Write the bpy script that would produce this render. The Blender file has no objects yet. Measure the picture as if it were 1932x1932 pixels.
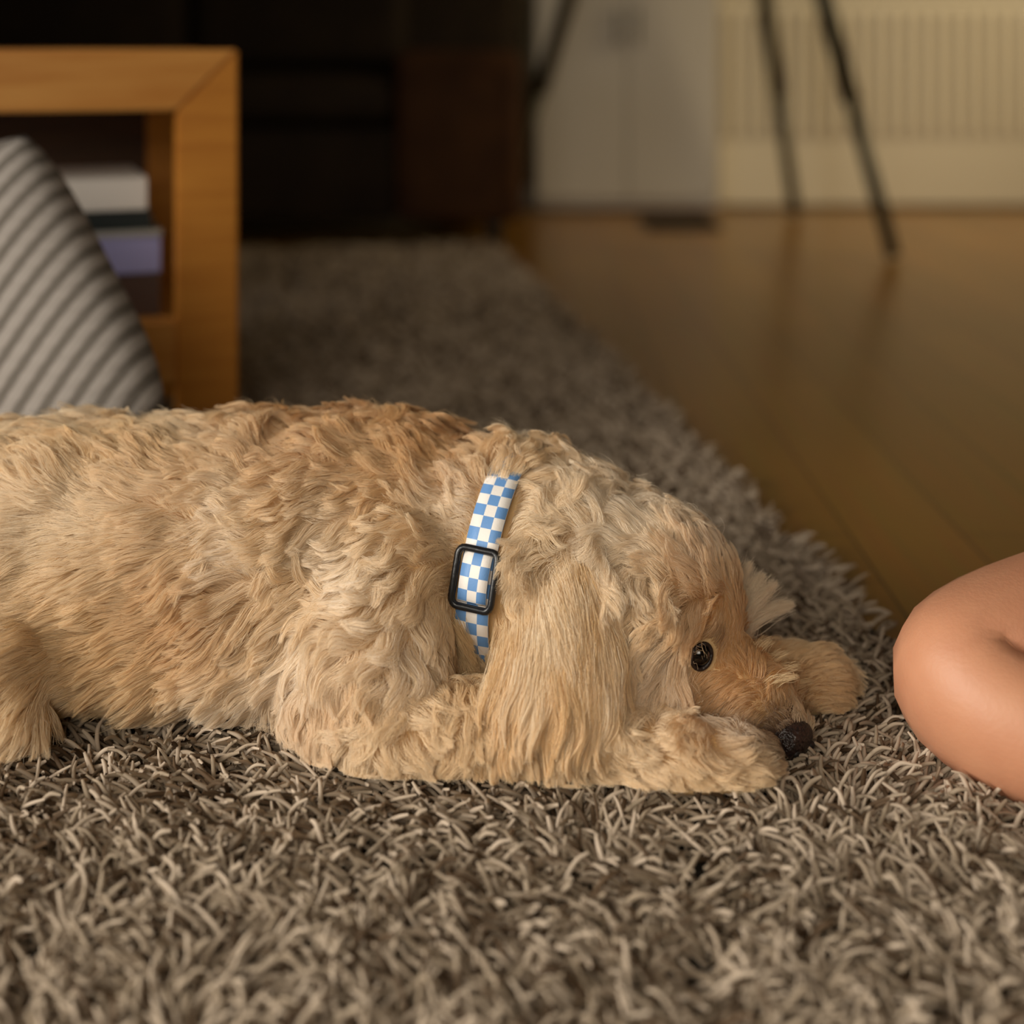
import bpy, bmesh, math
import numpy as np
from mathutils import Vector, Matrix, kdtree
from mathutils.bvhtree import BVHTree

# ---------------------------------------------------------------- camera, world, lights, exposure
SC = bpy.context.scene
COL = SC.collection
F = 1932 * 50.0 / 36.0
CAMZ, HORIZON = 0.56, 94.0            # eye height, photo row of the horizon (level camera, shifted lens)
cam = bpy.data.cameras.new('camera')
cam.lens, cam.sensor_width, cam.sensor_fit = 50.0, 36.0, 'HORIZONTAL'
cam.clip_start, cam.clip_end = 0.02, 60
cam.dof.use_dof = True
cam.shift_y = -(966 - HORIZON) / 1932
cam.dof.focus_distance = 1.09
cam.dof.aperture_fstop = 2.2
cam_ob = bpy.data.objects.new('camera', cam)
COL.objects.link(cam_ob)
cam_ob.location = (0, 0, CAMZ)
cam_ob.rotation_euler = (math.pi / 2, 0, 0)
SC.camera = cam_ob

world = bpy.data.worlds.new('world')
SC.world = world
world.use_nodes = True
world.node_tree.nodes['Background'].inputs[0].default_value = (0.9, 0.93, 1.0, 1)
world.node_tree.nodes['Background'].inputs[1].default_value = 0.25

def area(name, loc, target, sx, sy, power, col, spread=180):
    l = bpy.data.lights.new(name, 'AREA')
    l.shape, l.size, l.size_y, l.energy, l.color = 'RECTANGLE', sx, sy, power, col
    l.spread = math.radians(spread)          # beam narrowed to keep light off the far rug
    o = bpy.data.objects.new(name, l)
    COL.objects.link(o)
    o.location = loc
    o.rotation_euler = (Vector(target) - Vector(loc)).to_track_quat('-Z', 'Y').to_euler()
    return o
# daylight through the windows behind the camera and at left; side light is added
area('window_daylight', (-2.63, -.5, 1.05), (0.1, .70, 0.1), 1.7, 1.75, 37, (1.0, 0.94, 0.84), 80)
area('front_window_daylight', (-.5, -1.93, 1.55), (.1, .9, 0.1), 1.7, 1.3, 11, (1.0, 0.90, 0.74), 75)
area('added_side_light', (2.52, 3.9, 1.55), (1.0, 4.5, 0.2), 1.1, 1.3, 16, (1.0, 0.80, 0.48), 110)  # made-up source, warms and brightens the far wall and floor

cy = SC.cycles
cy.max_bounces, cy.diffuse_bounces, cy.glossy_bounces, cy.transmission_bounces = 7, 4, 3, 4
cy.use_adaptive_sampling, cy.adaptive_threshold = True, .03

vs = SC.view_settings
vs.view_transform = 'Standard'
vs.look = 'None'
vs.exposure = -0.34
vs.gamma = 1.0
vs.use_curve_mapping = False

# ---------------------------------------------------------------- helpers
def P(px, py, Y):
    """photo pixel + depth plane -> point"""
    return Vector(((px - 966) / F * Y, Y, CAMZ + (HORIZON - py) / F * Y))
def G(px, py, z=0.0):
    """photo pixel -> point on the horizontal plane z"""
    return P(px, py, F * (CAMZ - z) / (py - HORIZON))
def pix(p):
    """points (N,3) -> pixels"""
    return np.stack([966 + F * p[:, 0] / p[:, 1], HORIZON + F * (CAMZ - p[:, 2]) / p[:, 1]], 1)

def lin(r, g, b):
    f = lambda c: (c / 255 / 12.92) if c / 255 < .04045 else ((c / 255 + .055) / 1.055) ** 2.4
    return (f(r), f(g), f(b), 1)

def mat(name, col, rough=.6, col2=None, scale=20, detail=3, stretch=(1, 1, 1), bump=0, bscale=None, spec=.5, metallic=0, coat=0):
    m = bpy.data.materials.new(name)
    m.use_nodes = True
    nt = m.node_tree
    b = nt.nodes['Principled BSDF']
    b.inputs['Base Color'].default_value = col
    b.inputs['Roughness'].default_value = rough
    b.inputs['Specular IOR Level'].default_value = spec
    b.inputs['Metallic'].default_value = metallic
    b.inputs['Coat Weight'].default_value = coat
    if col2 or bump:
        tc = nt.nodes.new('ShaderNodeTexCoord')
        mp = nt.nodes.new('ShaderNodeMapping')
        mp.inputs['Scale'].default_value = stretch
        nt.links.new(tc.outputs['Object'], mp.inputs['Vector'])
        n = nt.nodes.new('ShaderNodeTexNoise')
        n.inputs['Scale'].default_value = scale
        n.inputs['Detail'].default_value = detail
        nt.links.new(mp.outputs[0], n.inputs['Vector'])
        if col2:
            r = nt.nodes.new('ShaderNodeValToRGB')
            r.color_ramp.elements[0].color, r.color_ramp.elements[1].color = col, col2
            r.color_ramp.elements[0].position, r.color_ramp.elements[1].position = .35, .65
            nt.links.new(n.outputs['Fac'], r.inputs[0])
            nt.links.new(r.outputs[0], b.inputs['Base Color'])
        if bump:
            n2 = n
            if bscale:
                n2 = nt.nodes.new('ShaderNodeTexNoise')
                n2.inputs['Scale'].default_value = bscale
                nt.links.new(mp.outputs[0], n2.inputs['Vector'])
            bp = nt.nodes.new('ShaderNodeBump')
            bp.inputs['Strength'].default_value = bump
            bp.inputs['Distance'].default_value = .01
            nt.links.new(n2.outputs['Fac'], bp.inputs['Height'])
            nt.links.new(bp.outputs[0], b.inputs['Normal'])
    return m

def tag(o, label=None, cat=None, group=None, kind=None):
    if label: o['label'] = label
    if cat: o['category'] = cat
    if group: o['group'] = group
    if kind: o['kind'] = kind
    return o

def link(name, bm, m, parent=None, smooth=False, M=None):
    me = bpy.data.meshes.new(name)
    if M is not None: bm.transform(M)
    bmesh.ops.recalc_face_normals(bm, faces=bm.faces)
    bm.to_mesh(me)
    bm.free()
    if m: me.materials.append(m)
    if smooth:
        me.polygons.foreach_set('use_smooth', [True] * len(me.polygons))
    o = bpy.data.objects.new(name, me)
    COL.objects.link(o)
    if parent: o.parent = parent
    return o

def empty(name, loc=(0, 0, 0), rz=0):
    o = bpy.data.objects.new(name, None)
    COL.objects.link(o)
    o.location = loc
    o.rotation_euler = (0, 0, rz)
    return o

def box(bm, a, b, bev=0, seg=2):
    a, b = Vector(a), Vector(b)
    r = bmesh.ops.create_cube(bm, size=1)
    s = b - a
    vsx = r['verts']
    for v in vsx:
        v.co = Vector(((v.co.x + .5) * s.x, (v.co.y + .5) * s.y, (v.co.z + .5) * s.z)) + a
    if bev:
        es = list({e for v in vsx for e in v.link_edges})
        bmesh.ops.bevel(bm, geom=es, offset=bev, segments=seg, affect='EDGES', profile=.5)
    return bm

def prism(bm, poly, axis_vec, origin=Vector()):
    """extrude a polygon (list of Vectors) along axis_vec"""
    lo = [bm.verts.new(origin + p) for p in poly]
    hi = [bm.verts.new(origin + p + axis_vec) for p in poly]
    bm.faces.new(lo); bm.faces.new(hi[::-1])
    for i in range(len(poly)):
        j = (i + 1) % len(poly)
        bm.faces.new((lo[i], lo[j], hi[j], hi[i]))
    return bm

def tube(bm, pts, rad, n=12, caps=True, closed=False):
    pts = [Vector(p) for p in pts]
    if not hasattr(rad, '__len__'): rad = [rad] * len(pts)
    rings, prev = [], None
    N = len(pts)
    for i, p in enumerate(pts):
        t = (pts[(i + 1) % N] - pts[i - 1]) if closed else (pts[min(i + 1, N - 1)] - pts[max(i - 1, 0)])
        t.normalize()
        if prev is None:
            prev = t.orthogonal().normalized()
        u = (prev - t * prev.dot(t)).normalized()
        prev = u
        w = t.cross(u)
        rings.append([bm.verts.new(p + (u * math.cos(2 * math.pi * k / n) + w * math.sin(2 * math.pi * k / n)) * rad[i]) for k in range(n)])
    for i in range(N if closed else N - 1):
        a, b = rings[i], rings[(i + 1) % N]
        for k in range(n):
            bm.faces.new((a[k], a[(k + 1) % n], b[(k + 1) % n], b[k]))
    if caps and not closed:
        bm.faces.new(rings[0][::-1]); bm.faces.new(rings[-1])
    return bm

def ellipsoid(bm, c, r, rot=None, sub=3):
    M = Matrix.Translation(c) @ (rot.to_4x4() if rot else Matrix()) @ Matrix.Diagonal((r[0], r[1], r[2], 1))
    return bmesh.ops.create_icosphere(bm, subdivisions=sub, radius=1, matrix=M)['verts']

RNG = np.random.default_rng(7)
def hair(name, pts, rad, tint, m, parent=None):
    """pts (N,K,3), rad (N,K), tint (N,3) -> one curves object"""
    N, K = pts.shape[:2]
    hc = bpy.data.hair_curves.new(name)
    hc.add_curves([K] * N)
    hc.attributes['position'].data.foreach_set('vector', np.ascontiguousarray(pts, np.float32).ravel())
    a = hc.attributes.get('radius') or hc.attributes.new('radius', 'FLOAT', 'POINT')
    a.data.foreach_set('value', np.ascontiguousarray(rad, np.float32).ravel())
    t = hc.attributes.new('tint', 'FLOAT_COLOR', 'CURVE')
    t.data.foreach_set('color', np.concatenate([tint, np.ones((N, 1))], 1).astype(np.float32).ravel())
    hc.materials.append(m)
    o = bpy.data.objects.new(name, hc)
    COL.objects.link(o)
    if parent: o.parent = parent
    return o

def smooth_noise(p, scale, seed):
    """cheap smooth noise for (N,d) points, roughly -1..1"""
    r = np.random.default_rng(seed)
    out = np.zeros(len(p))
    for k in range(6):
        w = r.normal(size=p.shape[1]) * scale
        out += np.sin(p @ w + r.uniform(0, 6.28))
    return out / 3.0

# ---------------------------------------------------------------- the room
m_floor = bpy.data.materials.new('oak_laminate'); m_floor.use_nodes = True
def floor_nodes():
    nt = m_floor.node_tree; b = nt.nodes['Principled BSDF']
    tc = nt.nodes.new('ShaderNodeTexCoord')
    mp = nt.nodes.new('ShaderNodeMapping'); mp.inputs['Rotation'].default_value = (0, 0, math.radians(90))
    br = nt.nodes.new('ShaderNodeTexBrick')
    br.inputs['Scale'].default_value = 1; br.inputs['Brick Width'].default_value = 1.2; br.inputs['Row Height'].default_value = .13
    br.inputs['Mortar Size'].default_value = .0015; br.offset = .37
    br.inputs['Color1'].default_value = lin(162, 116, 46); br.inputs['Color2'].default_value = lin(146, 104, 40)
    br.inputs['Mortar'].default_value = lin(80, 52, 20)
    mp2 = nt.nodes.new('ShaderNodeMapping'); mp2.inputs['Scale'].default_value = (30, 1.5, 1)
    n = nt.nodes.new('ShaderNodeTexNoise'); n.inputs['Scale'].default_value = 2; n.inputs['Detail'].default_value = 5
    mx = nt.nodes.new('ShaderNodeMix'); mx.data_type = 'RGBA'; mx.blend_type = 'MULTIPLY'; mx.inputs[0].default_value = .35
    nt.links.new(tc.outputs['Object'], mp.inputs[0]); nt.links.new(mp.outputs[0], br.inputs['Vector'])
    nt.links.new(tc.outputs['Object'], mp2.inputs[0]); nt.links.new(mp2.outputs[0], n.inputs['Vector'])
    nt.links.new(br.outputs['Color'], mx.inputs[6]); nt.links.new(n.outputs['Color'], mx.inputs[7])
    nt.links.new(mx.outputs[2], b.inputs['Base Color'])
    b.inputs['Roughness'].default_value = .28
floor_nodes()
m_wall = mat('cream_paint', lin(150, 134, 100), .7, bump=.05, scale=120)
m_ceil = mat('white_paint', lin(150, 142, 124), .8, bump=.03, scale=120)
m_white = mat('white_enamel', lin(222, 212, 190), .35, bump=.02, scale=60)

RX0, RX1, RY0, RY1, RH = -2.7, 2.6, -2.0, 5.12, 2.5
def struct(name, bm, m, parent=None):
    o = link(name, bm, m, parent)
    if not parent: tag(o, kind='structure')
    return o
tag(struct('floor', box(bmesh.new(), (RX0, RY0, -.1), (RX1, RY1, 0)), m_floor), 'warm oak wood floor with a soft sheen')
tag(struct('ceiling', box(bmesh.new(), (RX0, RY0, RH), (RX1, RY1, RH + .1)), m_ceil), 'white painted ceiling of the room')
tag(struct('wall_back', box(bmesh.new(), (RX0 - .1, RY1, -.1), (RX1 + .1, RY1 + .1, RH + .1)), m_wall), 'cream painted wall behind the radiator')
def wall_with_window(name, along, fixed0, fixed1, a0, a1, w0, w1, z0, z1):
    bm = bmesh.new()
    def bx(u0, u1, c0, c1):
        if along == 'x': box(bm, (u0, fixed0, c0), (u1, fixed1, c1))
        else: box(bm, (fixed0, u0, c0), (fixed1, u1, c1))
    bx(a0, w0, -.1, RH + .1); bx(w1, a1, -.1, RH + .1); bx(w0, w1, -.1, z0); bx(w0, w1, z1, RH + .1)
    return struct(name, bm, m_wall)
tag(wall_with_window('wall_front', 'x', RY0 - .1, RY0, RX0 - .1, RX1 + .1, -1.4, .4, .85, 2.25), 'cream painted wall with a window behind the viewer')
tag(wall_with_window('wall_left', 'y', RX0 - .1, RX0, RY0, RY1, -1.4, .4, .1, 2.05), 'cream painted wall with a wide window')
tag(wall_with_window('wall_right', 'y', RX1, RX1 + .1, RY0, RY1, 3.3, 4.5, .85, 2.25), 'cream painted wall with an opening for the added side light')
def window(name, along, c, w0, w1, z0, z1, label):
    e = empty(name); tag(e, label, kind='structure')
    def bx(bm, u0, u1, a, b, d=.03):
        if along == 'x': box(bm, (u0, c - d, a), (u1, c + d, b))
        else: box(bm, (c - d, u0, a), (c + d, u1, b))
        return bm
    bm = bmesh.new()
    for (u0, u1, a, b) in ((w0, w0 + .05, z0, z1), (w1 - .05, w1, z0, z1), (w0, w1, z0, z0 + .05), (w0, w1, z1 - .05, z1), ((w0 + w1) / 2 - .025, (w0 + w1) / 2 + .025, z0, z1)):
        bx(bm, u0, u1, a, b)
    link('window_frame', bm, m_white, e)
window('window_1', 'x', RY0 - .05, -1.4, .4, .85, 2.25, 'wide white framed window behind the viewer')
window('window_3', 'y', RX0 - .05, -1.4, .4, .1, 2.05, 'wide white framed window on the table side')
window('added_side_window', 'y', RX1 + .05, 3.3, 4.5, .85, 2.25, 'narrow white framed window added for side light beside the radiator')  # invented window to go with the added side light
tag(struct('baseboard_back', box(bmesh.new(), (RX0, RY1 - .015, 0), (RX1, RY1, .07), .004), m_white), 'white baseboard along the radiator wall')

# ---------------------------------------------------------------- the rug
RUG_TOP = .030
ra, rb = G(1690, 1185, RUG_TOP), G(1050, 560, RUG_TOP)
RU = Vector((rb.x - ra.x, rb.y - ra.y, 0)).normalized()          # along the right edge, away from the camera
RV = Vector((-RU.y, RU.x, 0))                                    # to the left
RO = ra - RU * 1.15; RO.z = 0                                    # near right corner
RLEN, RWID = 3.80, 2.5
m_rugbase = mat('rug_backing', lin(58, 50, 40), .95, lin(40, 34, 28), 60)
def shag_material():
    m = bpy.data.materials.new('shag_yarn'); m.use_nodes = True
    nt = m.node_tree; b = nt.nodes['Principled BSDF']
    at = nt.nodes.new('ShaderNodeAttribute'); at.attribute_name = 'tint'
    nt.links.new(at.outputs['Color'], b.inputs['Base Color'])
    b.inputs['Roughness'].default_value = .75
    b.inputs['Specular IOR Level'].default_value = .25
    return m
m_shag = shag_material()
def build_rug():
    rug = empty('shag_rug')
    tag(rug, 'thick grey brown shag rug under the dog, reaching back to the sofa', 'rug')
    bm = bmesh.new()
    c = [RO, RO + RU * RLEN, RO + RU * RLEN + RV * RWID, RO + RV * RWID]
    prism(bm, [Vector(p) for p in c], Vector((0, 0, .008)), Vector((0, 0, .0005)))
    link('backing', bm, m_rugbase, rug)
    zones = [(.0, 1.45, 40000, .00155, 1.0), (1.45, 2.4, 24000, .0018, 1.0), (2.4, 3.80, 9000, .0026, 1.0)]
    U, V, RAD = [], [], []
    for u0, u1, dens, r, _ in zones:
        n = int(dens * (u1 - u0) * RWID)
        U.append(RNG.uniform(u0, u1, n)); V.append(RNG.uniform(.004, RWID, n)); RAD.append(np.full(n, r))
    U, V, RAD = map(np.concatenate, (U, V, RAD))
    p = np.array(RO)[None] + U[:, None] * np.array(RU)[None] + V[:, None] * np.array(RV)[None]
    keep = (np.abs(p[:, 0]) < .55 + .55 * np.maximum(p[:, 1], 0)) & (p[:, 1] > .45)
    keep |= RNG.random(len(p)) < .12
    p, RAD = p[keep], RAD[keep]
    N, K = len(p), 6
    p[:, 2] = .006
    # tufts lean together in patches, each yarn with its own curl
    ang = 2.2 * smooth_noise(p[:, :2], 16, 3) + 1.6 * smooth_noise(p[:, :2], 45, 4) + RNG.normal(0, .95, N) + math.pi * 1.0
    L = RNG.uniform(.026, .046, N)
    lean0 = RNG.uniform(.3, .95, N)
    lean1 = lean0 + RNG.uniform(.35, 1.35, N)
    tw = RNG.normal(0, .9, N)
    pts = np.zeros((N, K, 3)); pts[:, 0] = p
    for k in range(1, K):
        s = (k - .5) / (K - 1)
        le = lean0 + (lean1 - lean0) * s
        a = ang + tw * s
        d = np.stack([np.sin(le) * np.cos(a), np.sin(le) * np.sin(a), np.cos(le)], 1)
        pts[:, k] = pts[:, k - 1] + d * (L / (K - 1))[:, None]
    pts[:, :, 2] = np.minimum(pts[:, :, 2], .034) * 1.0
    pts[:, :, 2] = np.maximum(pts[:, :, 2], .004)
    prof = np.array([1, 1, 1, 1, .95, .6])
    rad = RAD[:, None] * prof[None] * RNG.uniform(.75, 1.25, (N, 1))
    a = np.array(lin(192, 174, 154)[:3]); b = np.array(lin(150, 133, 112)[:3]); d = np.array(lin(84, 66, 48)[:3])
    t = RNG.random(N)[:, None]
    tint = a * (1 - t) + b * t
    dk = RNG.random(N) < .16
    tint[dk] = d * RNG.uniform(.8, 1.2, (dk.sum(), 1))
    pile = hair('shag_pile', pts, rad, tint, m_shag, rug)
    tag(pile, 'tangled taupe shag yarns', kind='stuff')
build_rug()

# ---------------------------------------------------------------- the dog: body
def fur_material(name, rough=.5):
    m = bpy.data.materials.new(name); m.use_nodes = True
    nt = m.node_tree; nt.nodes.clear()
    out = nt.nodes.new('ShaderNodeOutputMaterial')
    at = nt.nodes.new('ShaderNodeAttribute'); at.attribute_name = 'tint'
    df = nt.nodes.new('ShaderNodeBsdfDiffuse'); tr = nt.nodes.new('ShaderNodeBsdfTranslucent')
    hr = nt.nodes.new('ShaderNodeBsdfHair'); hr.component = 'Reflection'
    hr.inputs['RoughnessU'].default_value = .35; hr.inputs['RoughnessV'].default_value = .8; hr.inputs['Offset'].default_value = math.radians(-4)
    hr.inputs['Color'].default_value = (.95, .85, .72, 1)
    m1 = nt.nodes.new('ShaderNodeMixShader'); m1.inputs[0].default_value = .42
    m2 = nt.nodes.new('ShaderNodeMixShader'); m2.inputs[0].default_value = .12
    nt.links.new(at.outputs['Color'], df.inputs[0]); nt.links.new(at.outputs['Color'], tr.inputs[0])
    nt.links.new(df.outputs[0], m1.inputs[1]); nt.links.new(tr.outputs[0], m1.inputs[2])
    nt.links.new(m1.outputs[0], m2.inputs[1]); nt.links.new(hr.outputs[0], m2.inputs[2])
    nt.links.new(m2.outputs[0], out.inputs['Surface'])
    return m
m_fur = fur_material('wavy_fur')
m_skin = mat('dog_undercoat', lin(214, 180, 132), .85, lin(200, 162, 112), 30)
m_nose = mat('nose_leather', lin(48, 34, 30), .32, lin(30, 22, 20), 300, bump=.35, bscale=420)
m_nostril = mat('nostril_dark', lin(10, 7, 6), .6)
m_eye = mat('eye_dark', lin(14, 9, 7), .13, coat=.3)
m_eye.node_tree.nodes['Principled BSDF'].inputs['Coat Roughness'].default_value = .1
m_rim = mat('eyelid_dark', lin(38, 25, 20), .4, bump=.2, scale=300)

YB = 1.200                                    # middle of the trunk
def DP(px, py, Y): return P(px, py, Y + .055)
def dog_body():
    bm = bmesh.new()
    def E(px, py, Y, r, rot=None): ellipsoid(bm, DP(px, py, Y), r, rot)
    def chain(nodes, n=10):
        """nodes: (point, radius): spheres packed along the limb"""
        for (a, ra_), (b, rb_) in zip(nodes, nodes[1:]):
            for k in range(n + 1):
                t = k / n
                r = ra_ + (rb_ - ra_) * t
                ellipsoid(bm, a.lerp(b, t), (r, r, r), sub=2)
    V = Vector
    # trunk: packed cross-sections (x, y, z centre, half width, half height)
    secs = [(-.54, YB, .112, .075, .078), (-.47, YB, .126, .105, .100), (-.38, YB, .130, .110, .103), (-.29, YB, .131, .108, .103),
            (-.20, YB, .132, .107, .104), (-.13, YB, .133, .105, .104), (-.08, YB - .003, .133, .094, .098), (-.03, YB - .02, .128, .078, .086),
            (.02, YB - .035, .122, .070, .079)]
    for x in np.linspace(-.47, -.12, 12):                      # heavy belly resting on the pile
        ellipsoid(bm, V((x, YB - .028, .084)), (.05, .078, .054))
    for (a, b) in zip(secs, secs[1:]):
        for k in range(4):
            t = k / 4
            x, y, z, w, h = [a[i] + (b[i] - a[i]) * t for i in range(5)]
            ellipsoid(bm, V((x, y, z)), (.055, w, h))
    # chest between the forelegs
    ellipsoid(bm, V((-.04, YB - .01, .085)), (.09, .08, .06))
    # near shoulder and upper arm down to the elbow
    chain([(DP(758, 1085, 1.078), .056), (DP(715, 1215, 1.052), .058), (DP(672, 1345, 1.035), .042)])
    chain([(DP(672, 1362, 1.035), .041), (DP(760, 1378, 1.018), .040), (DP(960, 1392, 1.008), .032), (DP(1160, 1418, 1.0), .026),
           (DP(1290, 1438, .985), .027), (DP(1385, 1436, .985), .025)])
    for (tx, ty, tY, r) in ((1400, 1456, .972, .0130), (1428, 1440, .978, .0135), (1432, 1424, .990, .0130), (1410, 1414, 1.000, .012)):
        chain([(DP(tx - 60, ty - 5, tY + .004), r), (DP(tx, ty, tY), r)], 4)
    # far foreleg, mirrored, its paw ahead beyond the muzzle
    chain([(V((-.11, YB + .075, .15)), .06), (V((-.17, YB + .085, .08)), .045)])
    chain([(V((-.17, YB + .085, .075)), .042), (V((.0, YB + .05, .065)), .033), (DP(1350, 1290, 1.135), .027), (DP(1470, 1290, 1.115), .030), (DP(1530, 1290, 1.105), .028)])
    for (tx, ty, tY, r) in ((1560, 1308, 1.09, .0125), (1578, 1296, 1.105, .013), (1570, 1280, 1.12, .0125), (1545, 1272, 1.132, .011)):
        chain([(DP(tx - 60, ty - 2, tY + .002), r), (DP(tx, ty, tY), r)], 4)
    # haunches folded alongside, hind feet, tail (beyond the frame)
    for s in (-1, 1):
        chain([(V((-.47, YB + s * .062, .125)), .078), (V((-.40, YB + s * .085, .085)), .058)])
        chain([(V((-.395, YB + s * .095, .075)), .040), (V((-.53, YB + s * .105, .060)), .027), (V((-.40, YB + s * .12, .055)), .024), (V((-.375, YB + s * .12, .052)), .023)], 8)
    chain([(V((-.53, YB, .13)), .03), (V((-.60, YB + .02, .09)), .02), (V((-.68, YB + .06, .055)), .015), (V((-.74, YB + .12, .05)), .012)])
    # neck
    chain([(V((-.01, YB - .02, .140)), .088), (DP(1010, 1090, 1.105), .078), (DP(1085, 1100, 1.095), .073)])
    # head
    E(1150, 1118, 1.085, (.076, .067, .064))
    E(1215, 1145, 1.075, (.068, .061, .060))
    E(1290, 1165, 1.07, (.044, .050, .044))                    # brow
    E(1235, 1270, 1.06, (.060, .050, .050))                    # cheeks
    E(1170, 1240, 1.07, (.055, .052, .055))
    chain([(DP(1290, 1235, 1.062), .041), (DP(1380, 1300, 1.05), .033), (DP(1445, 1352, 1.04), .0265), (DP(1478, 1378, 1.034), .021)])   # muzzle
    chain([(DP(1260, 1320, 1.06), .034), (DP(1370, 1365, 1.05), .026), (DP(1450, 1400, 1.043), .018)])                                   # jaw
    E(1345, 1165, 1.098, (.022, .016, .02)); E(1340, 1175, 1.045, (.02, .014, .018))                                                  # brow ridges
    me = bpy.data.meshes.new('dog_raw')
    bm.to_mesh(me); bm.free()
    o = bpy.data.objects.new('dog_raw', me)
    COL.objects.link(o)
    md = o.modifiers.new('r', 'REMESH'); md.mode = 'VOXEL'; md.voxel_size = .0052
    md = o.modifiers.new('s', 'SMOOTH'); md.factor = .5; md.iterations = 7
    dg = bpy.context.evaluated_depsgraph_get()
    res = bpy.data.meshes.new_from_object(o.evaluated_get(dg))
    bpy.data.objects.remove(o)
    # a lying belly rests on the pile instead of sinking below it
    n = len(res.vertices)
    co = np.empty(n * 3, np.float32); res.vertices.foreach_get('co', co); co = co.reshape(-1, 3)
    co[:, 2] = np.maximum(co[:, 2], RUG_TOP - .004)
    res.vertices.foreach_set('co', co.ravel())
    res.materials.clear(); res.materials.append(m_skin)
    res.polygons.foreach_set('use_smooth', [True] * len(res.polygons))
    res.name = 'dog'
    o = bpy.data.objects.new('dog', res)
    COL.objects.link(o)
    return o
dog = dog_body()
tag(dog, 'curly cream and apricot dog lying flat with its chin between its paws', 'dog')

dme = dog.data
nv = len(dme.vertices)
DCO = np.empty(nv * 3); dme.vertices.foreach_get('co', DCO); DCO = DCO.reshape(-1, 3)
DNO = np.empty(nv * 3); dme.vertices.foreach_get('normal', DNO); DNO = DNO.reshape(-1, 3)
dme.calc_loop_triangles()
DTR = np.empty(len(dme.loop_triangles) * 3, np.int32); dme.loop_triangles.foreach_get('vertices', DTR); DTR = DTR.reshape(-1, 3)
BVH = BVHTree.FromPolygons(DCO.tolist(), DTR.tolist())
def surf(px, py):
    """where the sight line of a pixel meets the dog's skin"""
    d = (DP(px, py, 1.0) - Vector((0, 0, CAMZ))).normalized()
    h = BVH.ray_cast(Vector((0, 0, CAMZ)), d)
    return h[0], h[1]

# ---------------------------------------------------------------- collar frame (worn round the neck)
CN = Vector((-.30, -.95, .02)).normalized()            # from the neck's middle towards the near side
CU = Vector((.10, .0, 1)); CU = (CU - CN * CU.dot(CN)).normalized()
CA = CU.cross(CN).normalized()                         # along the neck
if CA.x < 0: CA = -CA
CR, CW = .0885, .0265
CC = DP(908, 1078, 1.047) - CN * CR
def neck_radius():
    n = 96
    r = np.zeros(n)
    for i in range(n):
        th = -math.pi + 2 * math.pi * i / n
        d = CN * math.cos(th) + CU * math.sin(th)
        best = 0
        for ax in (-CW * .65, -CW / 3, 0, CW / 3, CW * .6):
            h = BVH.ray_cast(CC + CA * ax, d)
            if h[3]: best = max(best, h[3])
        r[i] = min(max(best + .007, .06), .108)
    for _ in range(12): r = np.maximum(r, (np.roll(r, 1) + np.roll(r, -1)) / 2) * .5 + (np.roll(r, 1) + np.roll(r, -1) + r) / 6
    return r
NR = neck_radius()
def CRf(th):
    t = (th + math.pi) / (2 * math.pi) * 96
    i = int(math.floor(t)); f = t - i
    return NR[i % 96] * (1 - f) + NR[(i + 1) % 96] * f
def ring(th, r=0.0, ax=0.0):
    return CC + (CN * math.cos(th) + CU * math.sin(th)) * (CRf(th) + r) + CA * ax

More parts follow.
